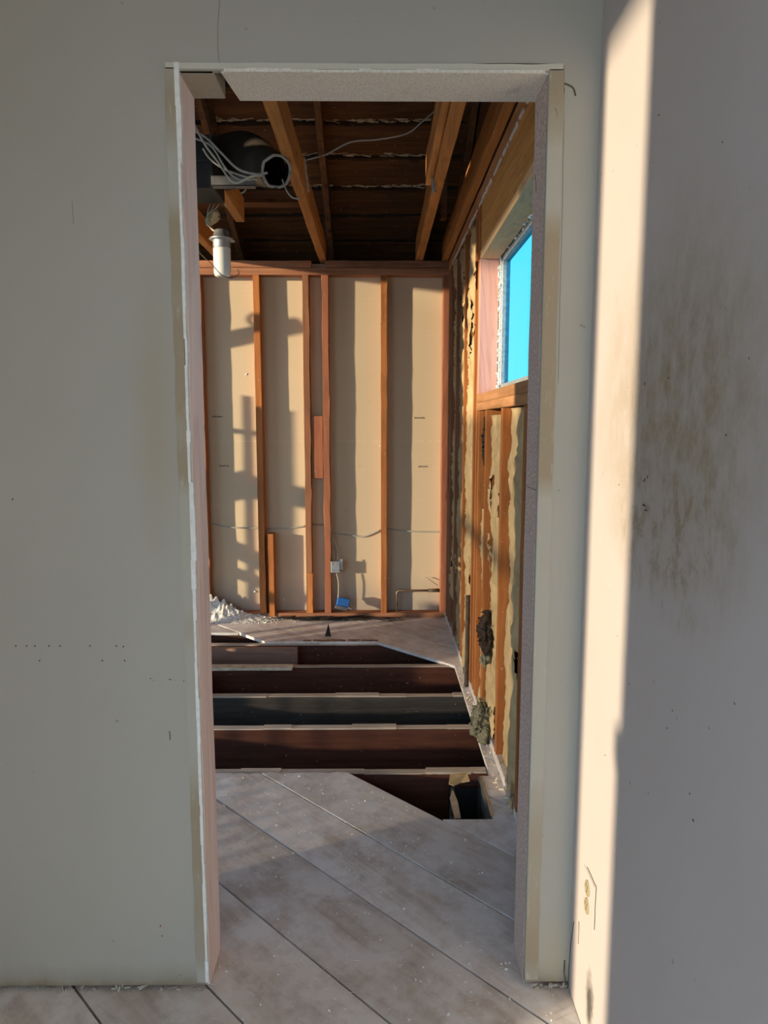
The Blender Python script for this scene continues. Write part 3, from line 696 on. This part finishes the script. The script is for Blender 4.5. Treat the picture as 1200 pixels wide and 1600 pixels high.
# flexible duct
dp = [P(290, 262, 'y', 3.75), P(335, 258, 'y', 3.60), P(375, 250, 'y', 3.42), P(405, 255, 'y', 3.28), P(432, 268, 'y', 3.12)]
fd = empty('flexible_duct', (-.5, 3.3, 2.514)); tag(fd, 'dark ribbed round duct with an open torn end by the left joist', 'duct')
pp = smooth_path(dp, 14); n_ = len(pp); rr = [(.112 if i / n_ < .55 else .112 - .052 * ((i / n_ - .55) / .45)) * (1 + .035 * (i % 2)) for i in range(n_)]
bm = bmesh.new(); add_tube(bm, pp, rr, 24, cap=False); o = obj('duct_sleeve', bm, M['duct'], fd, smooth=True); o.modifiers.new('t', 'SOLIDIFY').thickness = -.003
bm = bmesh.new(); a, b = Vector(pp[-3]), Vector(pp[-1]); d = (b - a).normalized(); u = d.orthogonal().normalized(); v = d.cross(u)
ring = [b + (u * math.cos(k * math.pi / 12) + v * math.sin(k * math.pi / 12)) * (.062 + noise.noise(Vector((k * .6, 0, 0))) * .006) + d * noise.noise(Vector((k * .5, 4, 0))) * .015 for k in range(25)]; ring[-1] = ring[0]
add_tube(bm, ring, .006, 6, cap=False); obj('duct_rim', bm, M['cable_g'], fd, smooth=True)
# fan housing, channel
bx = empty('fan_housing', (-.83, 3.2, 2.43)); tag(bx, 'black sheet-metal housing behind the cables at upper left', 'metal box')
p0, p1 = P(300, 292, 'y', 3.15), P(331, 208, 'y', 3.15)
box('body', p0.x - .12, p1.x, 3.16, 3.38, p0.z, p1.z, M['black_metal'], bx, bev=.004); box('flange', p0.x - .12, p1.x + .006, 3.15, 3.16, p0.z + .10, p0.z + .115, M['black_metal'], bx, bev=.001)
p0, p1 = P(330, 290, 'y', 3.05), P(397, 276, 'y', 3.05)
ch = empty('steel_channel', ((p0.x + p1.x) / 2, 3.06, p0.z)); tag(ch, 'dark grey steel channel lying level below the cables', 'channel')
box('web', p0.x, p1.x, 3.05, 3.055, p0.z, p1.z + .002, M['metal_dull'], ch, bev=.0005); box('flange', p0.x, p1.x, 3.05, 3.09, p0.z, p0.z + .003, M['metal_dull'], ch, bev=0); box('flange', p0.x, p1.x, 3.05, 3.09, p1.z, p1.z + .003, M['metal_dull'], ch, bev=0)
# cables across the duct
cab = [([(296, 178), (318, 222), (340, 252), (365, 285), (392, 276), (410, 274)], 'cable_w', .0045, 'pale cable sagging across the duct, uppermost of four'),
       ([(296, 200), (322, 215), (345, 238), (372, 264), (400, 272), (418, 270)], 'cable_g', .005, 'grey-green cable bundle running down to the duct mouth'),
       ([(300, 215), (330, 228), (352, 262), (372, 280), (395, 280)], 'cable_g', .004, 'grey cable curving behind the pale one toward the duct'),
       ([(317, 232), (328, 248), (350, 264), (380, 275), (402, 281)], 'cable_w', .004, 'white-ended cable starting in mid air beside the black housing')]
for i, (q, m, r, lb) in enumerate(cab):
    tag(tube('cable', [P(x, y, 'y', 2.96 + .02 * i + .01 * math.sin(k)) for k, (x, y) in enumerate(q)], r, M[m]), lb, 'cable')
tag(tube('cable', [P(441, 280, 'y', 3.1), P(447, 296, 'y', 3.1), P(456, 308, 'y', 3.1), P(468, 311, 'y', 3.1)], .003, M['cable_g']), 'thin cable drooping from the duct mouth to the left joist', 'cable')
tag(tube('cable', [P(376, 302, 'y', 3.45), P(382, 299, 'y', 3.45), P(385, 292, 'y', 3.45)], .004, M['cable_w']), 'short hooked cable end beside the sawn-off joist stub', 'cable')
bm = bmesh.new()
for i in range(90):
    p = P(330 + random.gauss(0, 7), 288 + random.gauss(0, 7), 'y', 3.40); add_chunk(bm, p, (random.uniform(.002, .007),) * 3)
for i in range(40):
    t_ = random.random(); add_chunk(bm, P(338 + 16 * t_, 298 + 26 * t_, 'y', 3.42 + .3 * t_) , (.003, .003, .004))
o = obj('fluff', bm, M['rubble'], kind='stuff'); tag(o, 'clump of pale insulation fluff on the dark cross beam', 'fluff')
tag(tube('cable', [P(478, 250, 'y', 3.6), P(510, 241, 'y', 3.62), P(548, 222, 'y', 3.6), P(590, 218, 'y', 3.6), P(635, 209, 'y', 3.62), P(660, 190, 'y', 3.6), P(681, 172, 'y', 3.6)], .0035, M['cable_g'], n=6), 'twisted thin cable strung between the joists in the attic', 'cable')
for x0, y0, x1, y1, lb in ((475, 246, 481, 300, 'grey fluff clinging to the right side of the left joist'), (673, 262, 679, 300, 'grey fluff clinging to the left side of the middle joist')):
    bm = bmesh.new()
    for i in range(50):
        t_ = random.random(); p = P(x0 + (x1 - x0) * t_, y0 + (y1 - y0) * t_, 'x', -.350 if x0 < 600 else .258); add_chunk(bm, p, (.004, .01, .008))
    tag(obj('fluff', bm, M['cable_g'], kind='stuff'), lb, 'fluff')

# cable run on the back wall, junction box with its loops, blue box
def yb(px, py, off=0.0): return P(px, py, 'y', YD - .010 + off)
for q, lb in (([(300, 812), (330, 818), (360, 824), (408, 825)], 'grey cable on the back wall left of the first visible stud'), ([(414, 826), (450, 825), (477, 822)], 'grey cable on the back wall between the first and second stud'), ([(487, 820), (505, 820)], 'short grey cable length above the red-brown bay of the back wall'), ([(516, 832), (545, 836), (570, 838), (594, 828)], 'grey cable on the back wall left of the bright middle stud'), ([(605, 826), (640, 830), (692, 831)], 'grey cable on the back wall right of the bright middle stud')):
    tag(tube('cable', [yb(*p) for p in q], .0055, M['cable_g']), lb, 'cable')
jb = empty('junction_box', yb(525, 895, -.04)); tag(jb, 'grey steel junction box hanging on the third stud of the back wall', 'electrical box')
a, b = P(517, 895, 'y', 5.0), P(531, 877, 'y', 5.0)
box('body', a.x, b.x, 4.995, 5.045, a.z, b.z, M['metal'], jb, bev=.003)
box('bracket', b.x, b.x + .02, 5.01, 5.012, a.z + .02, b.z + .015, M['metal'], jb)
bm = bmesh.new()
for px, py in ((520, 891), (528, 891), (520, 881), (528, 881)):
    p = P(px, py, 'y', 4.993); add_chunk(bm, p, (.005, .002, .005))
obj('knockout', bm, M['slot'], jb, kind='stuff')
for q, lb in (([(517, 822), (518, 845), (521, 860), (523, 878)], 'inner of two cables dropping into the junction box'), ([(519, 838), (524, 850), (528, 863), (527, 878)], 'outer of two cables dropping into the junction box'), ([(526, 896), (529, 910), (529, 925), (528, 938)], 'pale cable hanging from the junction box to the blue box')):
    tag(tube('cable', [P(x, y, 'y', 5.03 if y < 896 else 5.0) for x, y in q], .0045, M['cable_w']), lb, 'cable')
bb = empty('outlet_box', (-.25, 4.99, .06)); tag(bb, 'bright blue plastic outlet box dangling at the foot of the back wall', 'electrical box')
def rbox(name, c, s, rot, m, parent, bev=.003):
    bm = bmesh.new(); add_box(bm, -s[0]/2, s[0]/2, -s[1]/2, s[1]/2, -s[2]/2, s[2]/2, bev)
    mt = Matrix.Translation(c) @ Matrix.Rotation(rot[2], 4, 'Z') @ Matrix.Rotation(rot[1], 4, 'Y') @ Matrix.Rotation(rot[0], 4, 'X')
    bm.transform(mt); return obj(name, bm, m, parent)
rbox('body', P(536, 941, 'y', 4.975), (.090, .05, .055), (R(-25), R(14), R(6)), M['blue'], bb, .005)
rbox('face_plate', P(533, 950, 'y', 4.95), (.088, .012, .026), (R(-40), R(18), R(6)), M['metal'], bb, .002)
rbox('mounting_ear', P(547, 951, 'y', 4.95), (.03, .02, .006), (R(-10), R(30), 0), M['metal'], bb, .001)
# small pipe at the foot of the back wall, right bay
pr = empty('water_pipe', (.139, 5.03, .036)); tag(pr, 'thin dull water pipe bent at a right angle in the right bay', 'pipe')
bm = bmesh.new(); add_tube(bm, [(.139, 5.04, .036), (.139, 5.04, .17), (.142, 5.04, .182), (.152, 5.04, .190), (.165, 5.04, .192), (.455, 5.04, .194)], .008, 10); obj('pipe_run', bm, M['copper'], pr, smooth=True)
bm = bmesh.new(); add_tube(bm, [(.37, 5.04, .193), (.454, 5.04, .194)], .013, 10); obj('valve_sleeve', bm, M['iron'], pr, smooth=True)
tag(tube('cable', [yb(664, 902, -.02), yb(672, 907, -.03), yb(684, 915, -.02)], .004, M['cable_g']), 'short frayed cable end sticking out above the water pipe', 'cable')
tag(tube('drain_pipe', [(.476, 3.640, .001), (.478, 3.640, .25), (.477, 3.640, .50)], .012, M['iron'], n=12), 'slender rusty iron pipe standing on the ledge by the right wall', 'pipe')

# floor duct in the corner of the hole
fdm = empty('floor_duct', (.34, 2.5, -.45)); tag(fdm, 'open square sheet-metal floor duct with a torn flange in the hole', 'duct')
bm = bmesh.new(); x0, x1, y0, y1 = .285, .408, 2.365, 2.685
add_box(bm, x1 - .002, x1, y0, y1, -.6, -.003, 0); obj('side_sheet', bm, M['metal_dull'], fdm)
bm = bmesh.new(); vs = [bm.verts.new(p) for p in ((x0 - .008, y0, -.6), (x0 + .02, y1, -.6), (x0 + .02, y1 - .03, -.012), (x0 - .004, y0 + .20, -.004), (x0 - .018, y0 + .10, -.05), (x0 - .006, y0, -.004))]; bm.faces.new(vs); o = obj('side_sheet', bm, M['metal_dull'], fdm); o.modifiers.new('t', 'SOLIDIFY').thickness = .002
bm = bmesh.new(); add_box(bm, x0, x1, y1, y1 + .002, -.6, -.06); obj('end_sheet', bm, M['black_metal'], fdm); box('end_sheet', x0, x1, y0, y0 + .002, -.6, -.01, M['black_metal'], fdm, bev=0)
bm = bmesh.new(); q = [(x0 - .010, y0 + .01), (x0 + .012, y0), (x0 + .014, y0 + .12), (x0 + .004, y0 + .2), (x0 - .014, y0 + .14)]
vv = [bm.verts.new((a, b, -.004 + noise.noise(Vector((a * 30, b * 20, 0))) * .01)) for a, b in q]; bm.faces.new(vv); o = obj('torn_flange', bm, M['metal'], fdm); o.modifiers.new('t', 'SOLIDIFY').thickness = .0015
bm = bmesh.new(); add_box(bm, x1 - .001, x1 + .010, y0 + .01, y1 - .02, -.0005, .0012); obj('flange', bm, M['metal'], fdm)
a = [P(x, y, 'z', .004) for x, y in ((703, 1212), (730, 1210), (734, 1223), (720, 1222), (709, 1227), (701, 1226))]
bm = bmesh.new(); vv = [bm.verts.new(p + Vector((0, 0, noise.noise(p * 20) * .012))) for p in a]; bm.faces.new(vv); o = obj('paper_scrap', bm, M['kraft']); o.modifiers.new('t', 'SOLIDIFY').thickness = .003
tag(o, 'crumpled tan paper scrap at the mouth of the floor duct', 'paper scrap')

# insulation lumps by the right wall
def lump(name, c, s, m, label, n_f=260, cat='insulation', fr=.009):
    bm = bmesh.new(); add_chunk(bm, c, s, 4, .38)
    for v in bm.verts: v.co += (v.co - Vector(c)).normalized() * (noise.noise(v.co * 38) * .012 + noise.noise(v.co * 90) * .006)
    for i in range(n_f):
        d = Vector((random.gauss(0, 1), random.gauss(0, 1), random.gauss(0, 1))).normalized()
        p = Vector(c) + Vector((d.x * s[0], d.y * s[1], d.z * s[2])) * random.uniform(.85, 1.25)
        add_chunk(bm, p, tuple(random.uniform(.3, 1) * fr for _ in range(3)))
    o = obj(name, bm, M[m], smooth=True); return tag(o, label, cat)
lump('mineral_wool_clump', (.474, 3.02, .075), (.047, .085, .082), 'wool', 'grey-green clump of mineral wool on the ledge by the right wall')
o = lump('insulation_scrap', P(758, 986, 'x', .468), (.030, .07, .075), 'wool_dark', 'black torn scrap of insulation snagged on the right wall studs', 120, fr=.007)
lump('mineral_wool_tuft', (.474, 3.00, .375), (.016, .03, .03), 'wool', 'small grey tuft of wool hanging below the black scrap', 40, fr=.006)
lump('insulation_scrap', (.520, 3.30, 1.32), (.028, .05, .11), 'wool_dark', 'upright black strip of dirty insulation below the window sill corner', 120, fr=.007)

# duplex outlet left in the near wall
ou = empty('wall_outlet', (XR, 1.472, .33)); tag(ou, 'painted-over duplex outlet without its cover on the right wall', 'outlet')
for z in (.3575, .3145):
    bm = bmesh.new(); add_lathe(bm, (0, 0, 0), [(.014, 0), (.0165, -.002), (.0155, -.005), (.003, -.005)], 24, 'x')
    for v in bm.verts: v.co = Vector((XR + v.co.x, 1.472 + v.co.y, z + v.co.z * 1.12))
    rc = obj('receptacle', bm, M['ivory'], ou, smooth=False)
    bm = bmesh.new()
    for dy_, h in ((-.006, .004), (.006, .0032)): add_box(bm, XR - .0056, XR - .0050, 1.472 + dy_ - .0008, 1.472 + dy_ + .0008, z + .002, z + .002 + 2 * h)
    add_box(bm, XR - .0056, XR - .005, 1.4705, 1.4735, z - .009, z - .005); obj('slot', bm, M['slot'], rc)
box('wall_plate', XR - .002, XR + .001, 1.425, 1.508, .280, .392, M['wall_r'], ou, bev=.0009)
rp = ('x', XR)
crack([(918, 1355), (925, 1370), (931, 1384)], wd=.0011, plane=rp, parent=wr); crack([(932, 1384), (931, 1405), (930, 1430), (929, 1453)], wd=.0010, plane=rp, parent=wr)
crack([(888, 1540), (892, 1480), (897, 1440)], wd=.0012, plane=('x', XR), parent=wr); crack([(904, 1475), (905, 1440)], wd=.0008, plane=rp, parent=wr)
crack([(882, 1500), (882, 1525), (888, 1545)], wd=.0022, plane=('y', DY))
bm = bmesh.new()
for x, y, s in ((1008, 750, 3), (1012, 745, 2.5), (1008, 790, 4), (1010, 797, 3), (1030, 180, 1.6), (1008, 600, 2), (1045, 590, 1.5), (967, 757, 1.5), (1078, 1240, 1.4), (1043, 1138, 1.6), (1051, 1110, 1.4), (1108, 1138, 1.4), (1013, 1240, 1.3), (946, 1180, 1.2), (1084, 1282, 1.5), (1129, 222, 1.4), (1148, 1100, 1.4), (1135, 680, 1.6), (1170, 560, 1.4)):
    add_chunk(bm, P(x, y, *rp), (.0006, .0012 * s, .0018 * s))
obj('scuff_mark', bm, M['crack'], wr, kind='stuff')
# torn foot of the partition at the corner
bm = bmesh.new()
for i in range(26): add_chunk(bm, P(random.uniform(830, 886), random.uniform(1538, 1550), 'y', DY - .004), (random.uniform(.003, .009), .003, random.uniform(.002, .005)))
for i in range(30): add_chunk(bm, P(random.uniform(0, 325), random.uniform(1541, 1548), 'y', DY - .002), (random.uniform(.004, .015), .003, random.uniform(.001, .003)))
obj('torn_gypsum_edge', bm, M['scar'], wf, kind='stuff')

# debris
bm = bmesh.new()
for i in range(900):
    x = random.uniform(-.9, .44); y = random.uniform(1.2, 2.69)
    if x + y > 2.57 or (x < OX0 and y > 1.5 and y < 1.76): continue
    s = random.choice((.0012, .0015, .002, .003)) * random.uniform(.6, 1.3); add_chunk(bm, (x, y, .002), (s, s * 1.3, s * .6), 0 or 1)
o = obj('plaster_crumbs', bm, M['rubble'], kind='stuff'); tag(o, 'fine white plaster crumbs strewn over the diagonal floor planks', 'debris')
bm = bmesh.new()
for i in range(260):
    x = random.uniform(-.9, .44); y = random.uniform(1.3, 2.69)
    if x + y > 2.57 or (x < OX0 and y > 1.5 and y < 1.76): continue
    L = random.uniform(.004, .018); a = random.random() * 6.28; p = Vector((x, y, .0025))
    add_beam(bm, p, p + Vector((math.cos(a) * L, math.sin(a) * L, 0)), .0009, .0008, seg=1, jit=0)
o = obj('wood_splinters', bm, M['splinter_pale'], kind='stuff'); tag(o, 'pale wood splinters strewn over the diagonal floor planks', 'debris')
bm = bmesh.new(); g = {}
for i in range(61):
    for j in range(17):
        x = -1.32 + i * .013; y = 4.86 + j * .0086; hh = max(0, .13 * math.exp(-((x + 1.20) / .17) ** 2) * (j / 16) ** 1.5 + .022 * math.exp(-((x + .95) / .25) ** 2) * j / 16)
        g[i, j] = bm.verts.new((x, y, .0005 + hh * (1 + .5 * noise.noise(Vector((x * 40, y * 40, 0)))) + abs(noise.noise(Vector((x * 90, y * 90, 3)))) * hh * .5))
for i in range(60):
    for j in range(16):
        if max(g[i, j].co.z, g[i+1, j+1].co.z) > .006: bm.faces.new((g[i, j], g[i+1, j], g[i+1, j+1], g[i, j+1]))
bmesh.ops.delete(bm, geom=[v for v in bm.verts if not v.link_faces], context='VERTS')
for i in range(260):
    x = -1.25 + abs(random.gauss(0, .25)); y = random.uniform(4.86, 4.99)
    add_chunk(bm, (x, y, .003 + .11 * math.exp(-((x + 1.20) / .17) ** 2) * ((y - 4.86) / .14) ** 1.5), tuple(random.uniform(.002, .007) for _ in range(3)))
o = obj('plaster_rubble_heap', bm, M['rubble'], kind='stuff'); tag(o, 'white heap of plaster rubble at the foot of the back wall, far left', 'rubble')
bm = bmesh.new()
for i in range(170):
    x = random.gauss(-.36, .20); 
    if x < -.85: continue
    L = random.uniform(.02, .12); p = Vector((x, random.uniform(4.90, 4.995), .006 + random.random() * .012)); a = random.gauss(0, .35)
    add_beam(bm, p, p + Vector((math.cos(a) * L, math.sin(a) * L * .4, random.uniform(-.003, .005))), random.uniform(.004, .012), .003, seg=1, jit=0)
o = obj('charred_debris', bm, M['soot'], kind='stuff'); tag(o, 'black charred scraps along the foot of the back wall', 'debris')
# dark plumb-shaped scrap and strips lying on the far boards
p = P(513, 994, 'z', .0)
bm = bmesh.new(); vv = [bm.verts.new(p + Vector(q)) for q in ((-.022, 0, .0), (.018, -.004, .0), (.008, .01, .05), (0, .012, .085), (-.008, .008, .05))]; bm.faces.new(vv)
o = obj('metal_scrap', bm, M['soot']); o.modifiers.new('t', 'SOLIDIFY').thickness = .006; tag(o, 'small dark pointed scrap standing on the far floor boards', 'scrap')
bm = bmesh.new()
for i in range(26):
    x = random.uniform(-.55, .02); add_beam(bm, (x, 4.45 + random.uniform(-.006, .008), .004), (x + random.uniform(.02, .09), 4.45 + random.uniform(-.006, .008), .004), .012, .005, seg=1, jit=.001)
o = obj('board_fragments', bm, M['stud_dark'], kind='stuff'); tag(o, 'dark broken board fragments along the far edge of the hole', 'debris')
bm = bmesh.new()
for i in range(60): add_chunk(bm, (random.uniform(.455, .486), random.uniform(2.42, 3.9), .003), (.004, .012, .002))
for i in range(40): add_chunk(bm, (random.uniform(.49, .575), random.uniform(2.42, 3.4), .040), (.006, .012, .003))
obj('plaster_crumbs', bm, M['splinter_pale'], wr, kind='stuff')

# posts, rails and a loop of hose added out of view at left to cast their shadows on the back wall
def out_beam(name, p0, p1, w_, h_, m, lb, cat):
    o = beam(name, p0, p1, w_, h_, M[m]); tag(o, lb, cat); return o
def src(X, Z, xs):                                    # the point at x = xs whose shadow falls at (X, Z) on the back wall
    t_ = (X - xs) / SUN_DX; return Vector((xs, YD - t_, Z + t_ * math.hypot(SUN_DX, 1) * math.tan(SUN_EL)))
xs = -1.75
rk = empty('shadow_rack', src(-.7, 0, xs) * 1 - Vector((0, 0, src(-.7, 0, xs).z)))
tag(rk, 'unseen frame of boards added left of the doorway to cast shadows', 'frame')
def rail(X0, Z0, X1, Z1, w_, name='rail'): beam(name, src(X0, Z0, xs), src(X1, Z1, xs), .03, w_, M['stud'], rk, jit=.003)
rail(-1.4, 1.92, -.52, 2.10, .10); rail(-1.4, 1.40, -.62, 1.30, .035); rail(-.95, .95, -.38, .84, .15); rail(-1.4, .85, -.85, 1.0, .16)
rail(-1.1, .52, -.74, .34, .10); rail(-1.1, .34, -.5, .10, .07)
a, b = src(-.93, 1.6, xs), src(-.93, .1, xs); beam('post', Vector((a.x, a.y, 0)), a, .02, .03, M['stud'], rk, up=(0, 1, 0))
a = src(-.66, 1.5, xs); beam('post', Vector((a.x, a.y, 0)), a, .03, .05, M['stud'], rk, up=(0, 1, 0))
hl = [src(-.80 + .10 * math.cos(t_ * .5), 2.13 + .05 * math.sin(t_ * .5), xs) for t_ in range(13)]
tube('shadow_loop', hl, .012, M['iron'], rk)
for i, (X, xx_) in enumerate(((-.10, -7.5), (.36, -8.5))):  # distant unseen posts added for soft shadow stripes on the back wall
    q = src(X, 0, xx_); beam_o = beam('shadow_post', (q.x, q.y, -.45), (q.x, q.y, 3.4), .035 + .012 * i, .035, M['stud_dark'], up=(0, 1, 0)); tag(beam_o, ['slender unseen post added left of the house for its shadow', 'thicker unseen post added farther off left for its shadow'][i], 'post')

sk = empty('shadow_stake_row', (-1.6, 3.6, 0)); tag(sk, 'unseen row of low stakes added to cast shadow streaks on the floor', 'stakes')  # low uprights added out of view to streak the far floor with shadow
for X, Y, h_, w_ in ((-.3, 4.62, .30, .05), (.05, 4.90, .34, .07), (-.55, 4.78, .26, .04), (.35, 4.72, .34, .03), (-.1, 5.0, .22, .04)):
    t_ = (X + 1.62) / SUN_DX; beam('shadow_stake', (-1.62, Y - t_, 0), (-1.62, Y - t_, h_), w_, w_, M['stud_dark'], sk, up=(0, 1, 0))

pf = empty('sun_screen_fence', (-3.4, 1.2, -.45)); tag(pf, 'unseen slatted fence added left of the house to soften the sun', 'fence')  # unseen slats added to dim and blur the sun on right wall and floor
y = .1
while y < 2.42:
    box('picket', -3.41, -3.39, y, y + .055, -.45, 1.93 + .02 * random.random(), M['stud_dark'], pf); y += .10
for z in (.1, 1.3): box('fence_rail', -3.39, -3.35, .05, 2.45, z, z + .07, M['stud_dark'], pf)
